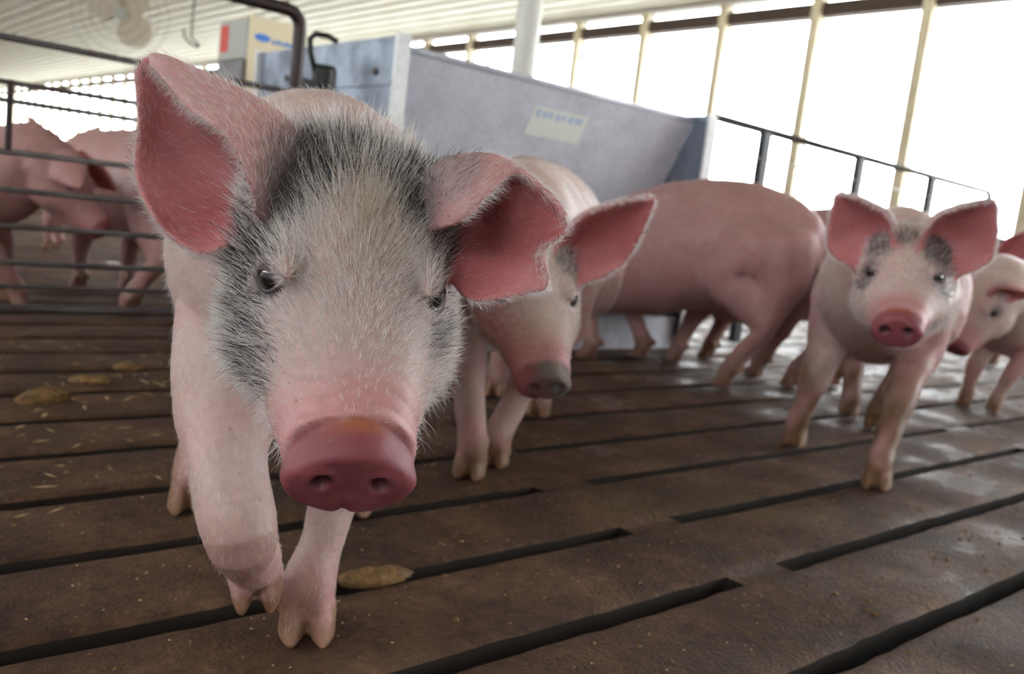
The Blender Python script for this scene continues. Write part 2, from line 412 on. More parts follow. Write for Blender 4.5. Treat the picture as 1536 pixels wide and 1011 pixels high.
g.build('blue_logo', M_BLUE, cb)

fan = empty('circulation_fan', (3.395, 11.549, 2.191), math.radians(-30))
tag(fan, 'round barn fan with beige paddle blades hanging under the ceiling', 'fan')
for k, a in enumerate((2.6, -.8, 1.0)):
    g = MB(); c0 = V3(math.cos(a)*.23, 0, math.sin(a)*.23); u = V3(math.cos(a), 0, math.sin(a)); w = V3(-math.sin(a), .25, math.cos(a))
    g.prism(arc(c0, 1, 0, 2*math.pi*19/20, u*.19, w*.20, 20), (0, -.004, 0), (0, .004, 0)); g.build('blade', M_FAN, fan)
g = MB(); g.tube([(0, -.06, 0), (0, .16, 0)], .07, 14); g.build('motor', M_GREY, fan)
for k in range(5):
    g = MB(); R_ = .12+.105*k; g.tube(arc((0, -.09+.012*k, 0), R_, 0, 2*math.pi, (1, 0, 0), (0, 0, 1), 36), .003, 5); g.build('guard_ring', M_ROD, fan)
g = MB(); g.tube([(0, .10, 0), (0, .10, ZC-2.191+.01)], .012, 8); g.build('hanger', M_ROD, fan)
g = MB(); pts = [(3.01, 8.18, ZC+.01), (3.01, 8.18, 2.2), (3.00, 8.18, 1.75)]+[(3.04+.07*math.sin(t)-.04, 8.18, 1.62-.12*math.sin(t*.5)*1.2+.03*t) for t in np.linspace(0, 5, 14)]
tag(g.build('hanging_cable', M_BLACK, smooth=True), 'thin dark cable hanging in a loop from the ceiling', 'cable') if not g.tube(pts, .009, 6) else None

# ------------------------------------------------------------------ litter
def lump(name, loc, size, rz, label, seed, cat='dung', group=None):
    r = np.random.default_rng(seed); n1, n2 = 26, 14; v = []
    for i in range(n2+1):
        th = math.pi*i/n2
        v += [(math.sin(th)*math.cos(p), math.sin(th)*math.sin(p), math.cos(th)) for p in np.arange(n1)*2*math.pi/n1]
    v = np.array(v); k = 1+snoise(v, 3.5, seed)*.16+snoise(v, 9, seed+1)*.10+snoise(v, 22, seed+2)*.05; v = v*k[:, None]*np.array(size); v[:, 2] = np.maximum(v[:, 2], -size[2]*.35)+size[2]*.33
    g = MB(); g.add(v, [(i*n1+j, (i+1)*n1+j, (i+1)*n1+(j+1) % n1, i*n1+(j+1) % n1) for i in range(n2) for j in range(n1)])
    o = g.build(name, M_DUNG, smooth=True, loc=loc); o.rotation_euler.z = rz; tag(o, label, cat, group)
lump('dung_clump', (.57, .848, 0), (.046, .017, .013), -.1, 'brown dried dung lump on the floor just right of the front hoof', 5)
lump('dung_clump', (.43, 1.80, 0), (.055, .03, .016), .5, 'yellowish dung lump on the slats at the left edge', 15)
lump('dung_clump', (.55, 1.93, 0), (.04, .02, .012), -.4, 'smaller dung lump behind the yellowish one at left', 25)
lump('dung_clump', (.66, 2.05, 0), (.03, .02, .012), .2, 'small dark dung lump closest to the gate bottom', 35)
def crumbs(name, label, n, xr, yr, r0, r1, M, seed, flat=.6, long=1.):
    r = np.random.default_rng(seed); g = MB()
    for _ in range(n):
        x, y = r.uniform(*xr), r.uniform(*yr)
        if abs(((y-.455+.1) % .2)-.1) < .03: continue
        q = r.uniform(r0, r1); a = r.uniform(0, 6.28); u = V3(math.cos(a), math.sin(a), 0)*q*long; w = V3(-math.sin(a), math.cos(a), 0)*q*r.uniform(.5, 1); z = V3(0, 0, q*flat); c0 = V3(x, y, q*flat*.4)
        g.add([c0+u, c0+w, c0-u*r.uniform(.7, 1), c0-w, c0+z, c0-z*.6], [(0, 1, 4), (1, 2, 4), (2, 3, 4), (3, 0, 4), (1, 0, 5), (2, 1, 5), (3, 2, 5), (0, 3, 5)])
    tag(g.build(name, M), label, 'litter', kind='stuff')
crumbs('feed_crumbs', 'pale feed crumbs scattered over the near floor slats', 1500, (.1, 2.2), (.3, 1.6), .0008, .0024, M_CRUMB, 4)
crumbs('dung_crumbs', 'dark dung crumbs scattered over the floor slats', 1300, (.1, 3.2), (.3, 2.6), .0015, .006, M_DUNG, 6)
crumbs('straw_bits', 'thin straw bits scattered on the slats at left', 260, (.15, 1.0), (1.2, 2.4), .003, .005, M_CRUMB, 9, .2, 4.)

# ------------------------------------------------------------------ pigs
TORSO, HEAD, LEG, EIN, EOUT, HOOF, DISC, TAIL, TOEW = range(9)
def catmull(P, n):
    P = np.array(P, float); m = len(P); out = []
    Q = np.vstack([2*P[0]-P[1], P, 2*P[-1]-P[-2]])
    for t in np.linspace(0, m-1-1e-9, n):
        i = int(t); u = t-i; a, b_, c_, d = Q[i:i+4]
        out.append(.5*((2*b_)+(-a+c_)*u+(2*a-5*b_+4*c_-d)*u*u+(-a+3*b_-3*c_+d)*u**3))
    return np.array(out)
class Body:
    def __init__(s): s.v = []; s.f = []; s.reg = []; s.flow = []; s.n = 0
    def rings(s, R, reg, flow, cap=True):
        k = s.n; m = len(R[0])
        for i, r in enumerate(R):
            s.v.append(r); a = R[min(i+1, len(R)-1)].mean(0)-R[max(i-1, 0)].mean(0); a = a/(np.linalg.norm(a)+1e-9)
            s.flow.append(np.repeat((a*flow)[None], m, 0)); s.reg += [reg]*m
        n = len(R)
        for i in range(n-1):
            for j in range(m): s.f.append((k+i*m+j, k+i*m+(j+1) % m, k+(i+1)*m+(j+1) % m, k+(i+1)*m+j))
        s.f += [tuple(range(k, k+m))[::-1], tuple(range(k+(n-1)*m, k+n*m))]
        s.n += n*m
    def sheet(s, P, th, flowrow=True):     # P (r,c,3) surface; side 0 = +normal side is the inner ear
        r, c = P.shape[:2]
        du = np.gradient(P, axis=0); dv = np.gradient(P, axis=1); N = np.cross(du, dv); N /= np.linalg.norm(N, axis=-1, keepdims=True)+1e-12
        e = np.ones((r, c)); 
        A = P+N*th/2; Bk = P-N*th/2; k = s.n
        s.v += [A.reshape(-1, 3), Bk.reshape(-1, 3)]; fl = du/(np.linalg.norm(du, axis=-1, keepdims=True)+1e-9)
        s.flow += [fl.reshape(-1, 3)]*2; s.reg += [EIN]*(r*c)+[EOUT]*(r*c); s.n += 2*r*c
        I = lambda i, j: k+i*c+j; K = lambda i, j: k+r*c+i*c+j
        for i in range(r-1):
            for j in range(c-1):
                s.f.append((I(i, j), I(i+1, j), I(i+1, j+1), I(i, j+1))); s.f.append((K(i, j), K(i, j+1), K(i+1, j+1), K(i+1, j)))
        for i in range(r-1):
            s.f.append((I(i, 0), K(i, 0), K(i+1, 0), I(i+1, 0))); s.f.append((I(i, c-1), I(i+1, c-1), K(i+1, c-1), K(i, c-1)))
        for j in range(c-1):
            s.f.append((I(0, j), I(0, j+1), K(0, j+1), K(0, j))); s.f.append((I(r-1, j), K(r-1, j), K(r-1, j+1), I(r-1, j+1)))
def ring(c, t, up, hw, hh, m=36, taper=0., low=0., sq=2.0):
    t = t/np.linalg.norm(t); side = np.cross(up, t); side /= np.linalg.norm(side); u = np.cross(t, side)
    a = np.arange(m)*2*math.pi/m; ca, sa = np.cos(a), np.sin(a)
    e = 2/sq; x = np.sign(ca)*np.abs(ca)**e; y = np.sign(sa)*np.abs(sa)**e
    w = hw*(1-taper*np.clip(y, 0, 1)-low*np.clip(-y, 0, 1))
    return c+np.outer(x*w, side)+np.outer(y*hh, u)
def resample(st, n):
    return catmull(st, n)
def limb(B, pts, reg=LEG, m=20, n=26, flow=1.):
    a = np.array(pts, float)
    if a[0, 3] > .04: q0 = a[0].copy(); q0[:3] += (a[0, :3]-a[1, :3])*.5; q0[3] *= .45; pts = [tuple(q0)]+list(pts)
    P = catmull(pts, n); R = []
    for i in range(n):
        t = P[min(i+1, n-1), :3]-P[max(i-1, 0), :3]; up = V3(1, 0, 0) if abs(t[2]) > abs(t[0])*.6 else V3(0, 0, 1)
        r = max(P[i, 3], .004); R.append(ring(P[i, :3], t, up, r, r*1.04, m))
    B.rings(R, reg, flow)
def toes(B, base, fwd, dn=V3(0, 0, -1), s=1., spread=.012):
    """cloven hoof below base: two toes and two dewclaws"""
    fwd = fwd-dn*(fwd@dn); fwd /= np.linalg.norm(fwd); side = np.cross(dn, fwd)
    for q in (-1, 1):
        R = []
        for d, fx, rx, ry in ((-.026, -.006, .007, .006), (-.012, -.005, .0125, .0105), (.004, -.002, .0165, .0130), (.02, .003, .020, .0145), (.036, .009, .023, .0145), (.046, .012, .025, .014), (.049, .012, .022, .011)):
            c0 = base+dn*d*s+fwd*fx*s+side*q*spread*s*(1+d*6)
            a = np.arange(18)*2*math.pi/18
            x = np.cos(a); x = np.where(x > 0, x*1.25, x*.8)
            R.append(c0+np.outer(x*rx*s, fwd)+np.outer(np.sin(a)*ry*s*np.where(x > 0, 1-.35*x/1.25, 1), side))
        B.rings(R[:4], LEG, 1.); B.rings(R[3:], HOOF, 1.)
        c0 = base-fwd*.020*s+side*q*.016*s-dn*.012*s
        B.rings([ring(c0+(dn*.8-fwd*.6)*k*s, dn-fwd*.6, V3(1, 0, 0) if abs(fwd[0]) > .3 else V3(0, 1, 0), w*s, w*s, 10) for k, w in ((0, .010), (.012, .010), (.022, .005))], HOOF, 1.)

HEAD_ST = [(-.150, -.035, .094, .100, .05), (-.110, -.025, .096, .100, .08), (-.075, -.018, .093, .092, .14), (-.035, -.020, .089, .086, .20),
           (.0, -.026, .083, .078, .22), (.03, -.034, .074, .066, .22), (.06, -.040, .064, .055, .18), (.09, -.042, .055, .047, .12),
           (.115, -.040, .048, .041, .08), (.135, -.037, .0445, .0385, .05)]
JAW_ST = [(-.09, -.075, .070, .045), (-.03, -.080, .060, .040), (.03, -.084, .047, .028), (.07, -.082, .038, .022), (.105, -.076, .030, .018), (.122, -.070, .020, .012)]
def gen_ear(side, root=(-.055, .060, .045), d=(-.15, .55, .80), N=(.85, .45, -.05), L=.15, W=.062, cup=.35, droop=0., tip=(0, 0, 0)):
    sg = V3(1, side, 1); root = V3(*root)*sg; d = V3(*d)*sg; d /= np.linalg.norm(d); N = V3(*N)*sg; N -= d*(N@d); N /= np.linalg.norm(N)
    S = np.cross(d, N)*side; rows = []
    tip = V3(*tip)*sg
    for t in np.linspace(-.18, 1, 9):
        tt = max(t, 0)
        w = W*(np.interp(tt, [0, .15, .4, .65, .85, 1], [.78, 1.0, 1.0, .70, .34, .05]))
        c0 = root+d*L*t+N*droop*L*tt**2*1.2-d*droop*L*tt**2*.35+tip*tt*tt
        row = []
        for q in np.linspace(-1, 1, 7):
            row.append(c0+S*w*q*(1-.25*cup*(1-tt))-N*w*cup*1.6*(1-q*q)*(1-.5*tt)+N*w*.25*abs(q)**3)
        rows.append(row)
    return np.array(rows)
def ear_surface(C, nr=44, nc=44):
    C = np.array(C, float); r, c, _ = C.shape
    A = catmull(C.reshape(r, -1), nr).reshape(nr, c, 3)
    return np.transpose(catmull(np.transpose(A, (1, 0, 2)).reshape(c, -1), nc).reshape(nc, nr, 3), (1, 0, 2))

EAR_A = [[[-0.0584,-0.0462,0.0097],[-0.1018,-0.0343,0.0374],[-0.1194,-0.0394,0.0146],[-0.1123,-0.0529,-0.0099],[-0.0908,-0.065,-0.0181],[-0.0627,-0.0713,-0.0232]],[[-0.0267,-0.0741,0.0349],[-0.0842,-0.0486,0.067],[-0.1143,-0.0554,0.0339],[-0.105,-0.0732,0.0044],[-0.0729,-0.0844,0.0002],[-0.0457,-0.0901,-0.0035]],[[-0.0324,-0.0835,0.0596],[-0.0918,-0.0637,0.0861],[-0.1256,-0.0732,0.0479],[-0.1202,-0.0956,0.0073],[-0.0836,-0.1048,-0.0102],[-0.0456,-0.1149,-0.0163]],[[-0.058,-0.1037,0.0819],[-0.1086,-0.0923,0.0929],[-0.1398,-0.1038,0.0588],[-0.1274,-0.1257,0.0148],[-0.0883,-0.1395,-0.0083],[-0.07,-0.1482,-0.0106]],[[-0.0835,-0.1306,0.0838],[-0.1254,-0.128,0.0961],[-0.1476,-0.1383,0.0682],[-0.1312,-0.15,0.0327],[-0.1076,-0.1625,0.0132],[-0.1031,-0.1702,0.012]],[[-0.1151,-0.1519,0.0878],[-0.1358,-0.1508,0.0977],[-0.1511,-0.1577,0.0797],[-0.1403,-0.1631,0.0598],[-0.1275,-0.168,0.0477],[-0.122,-0.1711,0.0442]],[[-0.136,-0.1664,0.0901],[-0.1436,-0.1656,0.0951],[-0.1507,-0.1716,0.0892],[-0.1503,-0.1743,0.0839],[-0.1463,-0.1756,0.0781],[-0.1466,-0.1772,0.081]]]
EAR_B = [[[-0.0262,0.0515,0.0441],[-0.0749,0.0453,0.0436],[-0.0867,0.0543,0.0379],[-0.0798,0.0655,0.0177],[-0.0562,0.071,0.0074],[-0.0285,0.0736,0.0073]],[[0.0026,0.0671,0.0748],[-0.0487,0.0501,0.0893],[-0.066,0.0655,0.0682],[-0.0631,0.085,0.0319],[-0.0254,0.0857,0.0181],[0.0113,0.0852,0.0135]],[[0.0008,0.0813,0.0964],[-0.0454,0.0714,0.1044],[-0.0623,0.0848,0.0818],[-0.0565,0.1069,0.0432],[-0.0166,0.1056,0.0288],[0.0227,0.1049,0.0225]],[[-0.0232,0.1038,0.1079],[-0.038,0.0938,0.1115],[-0.0512,0.1029,0.094],[-0.0377,0.1169,0.0634],[-0.0026,0.1212,0.0496],[0.029,0.1255,0.0369]],[[-0.0195,0.1237,0.1032],[-0.0278,0.1158,0.1063],[-0.0305,0.1203,0.0984],[-0.027,0.1299,0.0768],[0.0014,0.1316,0.0635],[0.0318,0.1391,0.0487]],[[-0.008,0.1377,0.0991],[-0.0116,0.1348,0.1005],[-0.0136,0.1382,0.0945],[-0.0092,0.1422,0.0859],[0.0021,0.1384,0.0762],[0.0134,0.1291,0.0639]],[[0.0061,0.1436,0.0942],[0.0038,0.1456,0.093],[0.0036,0.1474,0.0908],[0.0048,0.1486,0.0882],[0.0085,0.1468,0.086],[0.0129,0.1429,0.0817]]]


C_ = dict(pinkskin=(.58, .30, .31), white=(.62, .47, .44), red=(.56, .17, .19), disc=(.28, .075, .095), hoof=(.36, .19, .12), black=(.035, .035, .040), dirt=(.18, .10, .05))
def fbm(p, f, seed): return snoise(p, f, seed)
def sstep(a, b_, x): t = np.clip((x-a)/(b_-a), 0, 1); return t*t*(3-2*t)
def ell(p, c, r): return np.sqrt((((p-V3(*c))/V3(*r))**2).sum(1))
def lerp(col, c, w): return col*(1-w[:, None])+np.array(c)[None]*w[:, None]

def make_pig(name, label, cat, root, yaw, head, s=1., sx=.85, voxel=.005, legs=None, ears=None, earkw=None, style='white', group=None,
             torso_z=0., arch=0., hs=1., belly=1., tail=True, fur=(), ears_k=(-1, 1), tail_up=0., eyes=True):
    RZ = np.array([[math.cos(yaw), -math.sin(yaw), 0], [math.sin(yaw), math.cos(yaw), 0], [0, 0, 1]])
    rootv = V3(*root, 0)
    tl = lambda p: RZ.T@(V3(*p)-rootv)
    hp_, he = head
    HR = RZ.T@np.array(Euler(he, 'XYZ').to_matrix()); HO = tl(hp_)
    H = lambda p: (np.asarray(p, float)*hs)@HR.T+HO
    B = Body()
    # torso
    T = [(-.500, .395, .025, .03), (-.485, .392, .075, .085), (-.43, .392, .120, .140), (-.33, .392, .142, .165), (-.20, .385, .150, .172*belly), (-.05, .378, .155, .180*belly),
         (.10, .378, .152, .178*belly), (.22, .385, .143, .168), (.32, .395, .128, .148)]
    T = [(x*sx*s, (z-arch*(x+.20)**2)*s+torso_z, w*s, h*s*(1-arch*.12*(x > .15))) for x, z, w, h in T]
    # neck: from the shoulder to the back of the skull
    hb0 = H((-.12, 0, -.03)); hd = HR@V3(1, 0, 0)
    a0 = V3(T[-1][0], 0, T[-1][1]); L = np.linalg.norm(hb0-a0)
    P0, P1, P2, P3 = V3(T[-2][0], 0, T[-2][1]), a0+V3(L*.3, 0, .0), hb0-hd*L*.35, hb0
    st = [(V3(x, 0, z), w, h, V3(0, 0, 1)) for x, z, w, h in T[:-1]]
    upH = HR@V3(0, 0, 1)
    for t in np.linspace(.2, 1, 7):
        c0 = (1-t)**3*P0+3*t*(1-t)**2*P1+3*t*t*(1-t)*P2+t**3*P3
        st.append((c0, T[-2][2]*(1-t)+.094*hs*t, T[-2][3]*(1-t)+.100*hs*t, V3(0, 0, 1)*(1-t)+upH*t))
    A = catmull([np.concatenate([c0, [w, h], u]) for c0, w, h, u in st], 60); R = []
    for i in range(60):
        t = A[min(i+1, 59), :3]-A[max(i-1, 0), :3]; R.append(ring(A[i, :3], t, A[i, 5:8], max(A[i, 3], .02), max(A[i, 4], .02), 40, taper=.12))
    B.rings(R, TORSO, -1.)
    # skull, snout and lower jaw
    Hh = catmull(HEAD_ST, 34)
    B.rings([H(ring(V3(x, 0, z), V3(1, 0, 0), V3(0, 0, 1), w, h, 40, taper=tp, sq=2.15)) for x, z, w, h, tp in Hh], HEAD, -1.)
    Jh = catmull(JAW_ST, 16)
    B.rings([H(ring(V3(x, 0, z), V3(1, 0, 0), V3(0, 0, 1), w, h, 28)) for x, z, w, h in Jh], HEAD, -1.)
    # cheeks
    for q in (-1, 1):
        B.rings([H(ring(V3(x, q*.048, -.055), V3(1, 0, 0), V3(0, 0, 1), w, w*1.15, 20)) for x, w in ((-.09, .02), (-.07, .038), (-.03, .047), (.01, .040), (.045, .024), (.06, .008))], HEAD, -1.)
        B.rings([H(ring(V3(x, q*.052, .026), V3(1, 0, 0), V3(0, 0, 1), w, w, 16)) for x, w in ((-.04, .005), (-.025, .011), (.0, .0125), (.018, .009), (.032, .003))], HEAD, -1.)
    # snout disc, tilted back at the bottom
    D = []
    for x, w, h in ((.120, .042, .036), (.134, .0430, .035), (.144, .0450, .0350), (.152, .0458, .0340), (.157, .0445, .0325), (.160, .040, .029), (.1605, .030, .022)):
        r_ = ring(V3(0, 0, 0), V3(1, 0, 0), V3(0, 0, 1), w, h, 40, taper=.34, low=.10, sq=2.25)
        zo = np.interp(x, [.126, .146, .156], [.0385, .0415, .0435]); r_[:, 2] -= zo; r_[:, 0] += x+(r_[:, 2]+zo)*(.10)
        D.append(H(r_))
    B.rings(D, DISC, -1.)
    # legs
    legs = legs or {}
    fw = V3(1, 0, 0)
    for k, (q, front) in {'fl': (1, 1), 'fr': (-1, 1), 'hl': (1, 0), 'hr': (-1, 0)}.items():
        sp = legs.get(k)
        if isinstance(sp, list):        # full world poly-line with radii, then hoof direction
            P = [(*tl(p[:3]), p[3]) for p in sp]
            limb(B, P); d = V3(*P[-1][:3])-V3(*P[-3][:3]); d /= np.linalg.norm(d); d = d*.3+V3(-.55, 0, -.50); d /= np.linalg.norm(d)
            toes(B, V3(*P[-1][:3]), fw, d, s*.88); continue
        if front:
            Hf = tl((*sp, 0)) if sp else V3(.255*sx*s+.02, q*.085*s, 0)
            T0 = V3(.24*sx*s, q*.070*s, .37*s+torso_z); E = V3(.235*sx*s, q*.088*s, .27*s+torso_z)
            F = Hf+V3(-.006, 0, .050*s); E2 = E+(F-E)*.22; Kn = E+(F-E)*.52+V3(.016*s, 0, 0)
            P = [(*T0, .075*s), (*E, .056*s), (*E2, .043*s), (*Kn, .0325*s), (*(Kn+(F-Kn)*.28), .0265*s), (*(Kn+(F-Kn)*.65), .0235*s), (*F, .026*s), (*(F+V3(.004, 0, -.018*s)), .021*s), (*(F+V3(.008, 0, -.032*s)), .010*s)]
        else:
            Hf = tl((*sp, 0)) if sp else V3(-.36*sx*s, q*.085*s, 0)
            T0 = V3(-.36*sx*s, q*.070*s, .40*s+torso_z); E = V3(-.30*sx*s, q*.090*s, .30*s+torso_z)
            F = Hf+V3(-.006, 0, .052*s); Hk = V3(F[0]-.068*s, (E[1]+F[1])/2, .175*s)
            P = [(*T0, .112*s), (*E, .092*s), (*((E+Hk)/2+V3(.015*s, 0, .015*s)), .060*s), (*Hk, .034*s), (*(Hk+(F-Hk)*.45), .0255*s), (*F, .027*s), (*(F+V3(.004, 0, -.018*s)), .021*s), (*(F+V3(.008, 0, -.032*s)), .010*s)]
            Gm = V3(-.425*sx*s, q*.078*s, .31*s+torso_z)
            limb(B, [(-.40*sx*s, q*.068*s, .40*s+torso_z, .100*s), (*Gm, .082*s), (*((Gm+Hk)/2+V3(-.004*s, 0, .0)), .052*s), (*Hk, .033*s)])
            limb(B, [(-.25*sx*s, q*.075*s, .36*s+torso_z, .09*s), (-.25*sx*s, q*.095*s, .29*s+torso_z, .062*s), (*((E+Hk)/2+V3(.03*s, 0, .03*s)), .042*s)])
        limb(B, P); toes(B, F, fw, V3(0, 0, -1), s)
    if tail:
        c0 = V3(-.482*sx*s, 0, (.455-arch*.13)*s+torso_z); 
        pts = [c0+V3(.03, 0, -.01), c0+V3(-.02, 0, .0)]
        for t in np.linspace(0, 5.2, 9): pts.append(c0+V3(-.035-.006*t, tail_up*.02+(.026+.008*tail_up)*math.sin(t), -.018+(.026+.008*tail_up)*math.cos(t)+tail_up*.01))
        limb(B, [(*p, .013*s if i < 2 else .0095*s-.0004*i*s) for i, p in enumerate(pts)], TAIL, 10, 40)
    # ears
    surfs = []
    for q in ears_k:
        if ears is not None: S = ear_surface(ears[q]); S = S[:, ::-1] if q > 0 else S
        else: S = ear_surface(gen_ear(q, **((earkw or {}).get(q, (earkw or {}).get(0, {})))))
        if ears is None and q > 0: S = S[:, ::-1]
        S = H(S.reshape(-1, 3)).reshape(S.shape); surfs.append(S)
        B.sheet(S, max(voxel*2.3, .0062))
    V = np.concatenate(B.v)
    me = bpy.data.meshes.new(name); me.from_pydata(V.tolist(), [], B.f); me.update()
    o = bpy.data.objects.new(name, me); COL.objects.link(o)
    md = o.modifiers.new('r', 'REMESH'); md.mode = 'VOXEL'; md.voxel_size = voxel
    ms = o.modifiers.new('s', 'SMOOTH'); ms.factor = .5; ms.iterations = 6 if voxel < .004 else 5
    dg = bpy.context.evaluated_depsgraph_get(); ev = o.evaluated_get(dg)
    nm = bpy.data.meshes.new_from_object(ev); o.modifiers.clear(); o.data = nm; bpy.data.meshes.remove(me); nm.name = name
    me = nm; N = len(me.vertices)
    co = np.empty(N*3, np.float32); me.vertices.foreach_get('co', co); co = co.reshape(-1, 3).astype(float)
    no = np.empty(N*3, np.float32); me.vertices.foreach_get('normal', no); no = no.reshape(-1, 3).astype(float)
    FL = np.concatenate(B.flow); RG = np.array(B.reg)
    kd = KDTree(len(V))
    for i, p in enumerate(V): kd.insert(p, i)
    kd.balance()
    near = np.array([kd.find(p)[1] for p in co]); reg = RG[near]; flow = FL[near]
    hl = (co-HO)@HR/hs                    # head-local
    hn = no@HR
    ed = np.empty(len(me.edges)*2, np.int32); me.edges.foreach_get('vertices', ed); ed = ed.reshape(-1, 2)
    def blur(A, n):
        A = A.copy()
        for _ in range(n):
            S_ = np.zeros_like(A); c_ = np.zeros(N)
            np.add.at(S_, ed[:, 0], A[ed[:, 1]]); np.add.at(S_, ed[:, 1], A[ed[:, 0]]); np.add.at(c_, ed[:, 0], 1); np.add.at(c_, ed[:, 1], 1)
            A = (A+S_)/(1+c_)[:, None]
        return A
    flow = blur(flow, 6)
    # ---- sculpting on the dense surface
    disp = np.zeros((N, 3)); isH = (reg == HEAD) | (reg == DISC)
    hd_ = np.zeros((N, 3))
    eyec = {}; nr = .0065 if style == 'main' else .0085
    for q in (-1, 1):
        sel = np.where(isH)[0]
        j = sel[np.argmin(np.linalg.norm(hl[sel]-V3(.012, q*.066, .012), axis=1))]
        ec = hl[j].copy(); en = V3(.60, q*.78, .12); en /= np.linalg.norm(en); eyec[q] = ec-en*.0086
        dv = hl-ec; rr = np.sqrt((dv[:, 0]/1.15)**2+(dv[:, 1]*.6)**2+(dv[:, 2]/.85)**2)
        m_ = isH
        hd_ += (-en)[None]*(.0080*(1-sstep(.008, .0145, rr))*m_)[:, None]
        hd_ += en[None]*(.0018*np.exp(-((rr-.0165)/.0035)**2)*m_)[:, None]
        hd_ += V3(0, 0, .3)[None]*0
        # brow fold and bag under the eye
        hd_ += en[None]*(.0022*np.exp(-((dv[:, 2]-.022)/.005)**2-((dv[:, 0])/.02)**2)*m_)[:, None]
        hd_ -= en[None]*(.0022*np.exp(-((dv[:, 2]+.020)/.004)**2-((dv[:, 0]-.003)/.018)**2)*m_)[:, None]
        # nostril
        dn = np.sqrt(((hl[:, 1]-q*.0195)/nr)**2+((hl[:, 2]+.039)/(nr*1.15))**2); fr = (hl[:, 0] > .145) & (reg == DISC)
        hd_ += V3(-1, 0, 0)[None]*(.013*(1-sstep(.45, 1.05, dn))*fr)[:, None]
        hd_ += V3(1, 0, 0)[None]*(.0018*np.exp(-((dn-1.35)/.3)**2)*fr)[:, None]
        # mouth corner groove along the side
        mo = np.exp(-((hl[:, 2]+.066+.12*(.12-hl[:, 0])*.5)/.0035)**2)*((hl[:, 0] > .01) & (hl[:, 0] < .135) & isH)
        hd_ += V3(0, -q, 0)[None]*(.0035*mo*(np.sign(hl[:, 1]) == q))[:, None]
    fr = reg == DISC
    hd_ += V3(-1, 0, 0)[None]*(.004*np.exp(-(hl[:, 1]/.0035)**2)*sstep(-.055, -.075, hl[:, 2])*fr)[:, None]
    hd_ += V3(-1, 0, 0)[None]*(.0015*np.exp(-((hl[:, 1])/.02)**2-((hl[:, 2]+.035)/.02)**2)*fr)[:, None]
    # wrinkles above the disc
    ang = hl[:, 2]+.036
    for xw, am in ((.126, .0022), (.110, .0024), (.094, .0014)):
        w_ = np.exp(-((hl[:, 0]-xw+.06*np.abs(hl[:, 1])+.004*np.sin(hl[:, 1]*90))/.0035)**2)*sstep(-.03, .0, hl[:, 2])*(isH & ~fr)
        hd_ -= hn*(am*w_)[:, None]
    hd_ += hn*(snoise(hl, 75, 11)*.0011*isH)[:, None]
    disp += (hd_*hs)@HR.T
    bodyn = (reg == TORSO) | (reg == LEG)
    disp += no*((snoise(co, 22, 12)*.0035+snoise(co, 60, 13)*.0012)*s*bodyn)[:, None]
    # leg creases at the joints, hoof cleft kept
    co += disp
    me.vertices.foreach_set('co', co.astype(np.float32).ravel()); me.update()
    # ---- coat
    z = co[:, 2]
    base = np.tile(np.array((.47, .255, .25) if style in ('plain', 'far') else C_['white']), (N, 1))
    nA = fbm(co, 14, 21); nB = fbm(co, 45, 22)
    pk = np.array((.47, .25, .25) if style in ('plain', 'far') else C_['pinkskin'])
    if style not in ('plain', 'far'):
        belly_ = sstep(.36*s, .22*s, z)*(reg == TORSO); base = lerp(base, pk, .6*belly_)
        base = lerp(base, pk, .75*(reg == LEG)*sstep(-.3, .6, nA+.6))
    # head pinks
    w = sstep(.055, .115, hl[:, 0]+.01*nA)*isH; base = lerp(base, (.60, .29, .31), .85*w); w_pink = w
    for q in (-1, 1): base = lerp(base, (.55, .33, .36), .8*np.exp(-(ell(hl, (.0, q*.060, .012), (.030, .03, .022)))**2)*isH)
    if style == 'main':
        for q in (-1, 1): base = lerp(base, (.20, .155, .165), (.85 if q < 0 else .55)*(1-sstep(.8, 1.5, ell(hl, eyec[q], (.021, .03, .018))))*isH)
    base = lerp(base, C_['disc'], (reg == DISC)*np.where(hl[:, 0] > .135, 1., .5))
    if style != 'far':
        base = lerp(base, (.50, .17, .06), .6*(reg == DISC)*sstep(.016, .03, hl[:, 2]+.036)*sstep(.150, .141, hl[:, 0])*np.exp(-(hl[:, 1]/.022)**2))
        dn = np.minimum(*[np.sqrt(((hl[:, 1]-q*.0195)/nr)**2+((hl[:, 2]+.039)/(nr*1.15))**2) for q in (-1, 1)])
        base = lerp(base, (.035, .012, .018), .95*(1-sstep(.75, 1.25, dn))*(reg == DISC)*(hl[:, 0] > .13))
    base = lerp(base, C_['red'], (reg == EIN)*.85); base = lerp(base, (.50, .25, .25) if style in ('plain', 'far') else (.58, .31, .32), (reg == EOUT)*.9)
    base = lerp(base, (.34, .05, .06), (reg == EIN)*.55*sstep(-.1, .9, fbm(co, 26, 77)))
    base = lerp(base, C_['hoof'], (reg == HOOF)*.9)
    base = lerp(base, C_['dirt'], (.95 if style == 'saddle' else .55)*((reg == LEG) | (reg == HOOF))*(sstep(.27, .16, z) if style == 'saddle' else sstep(.21*s, .07, z))*sstep(-1.3 if style == 'saddle' else -.9, .5, nB+nA*.7))
    base = lerp(base, (.24, .13, .065), .6*((reg == LEG) | (reg == HOOF))*sstep(.085*s, .03*s, z)*sstep(-1.3, .5, nB+nA*.5))
    blk = np.zeros(N)
    def patch(c_, r_, k=1., soft=.35, space=None):
        nonlocal blk
        P_ = hl if space is None else co
        d = ell(P_, c_, r_)+.22*nA+.14*nB
        blk = np.maximum(blk, k*(1-sstep(1-soft, 1+soft, d)))
    hm = ((reg == HEAD) | (reg == TORSO) | (reg == EOUT)).astype(float)
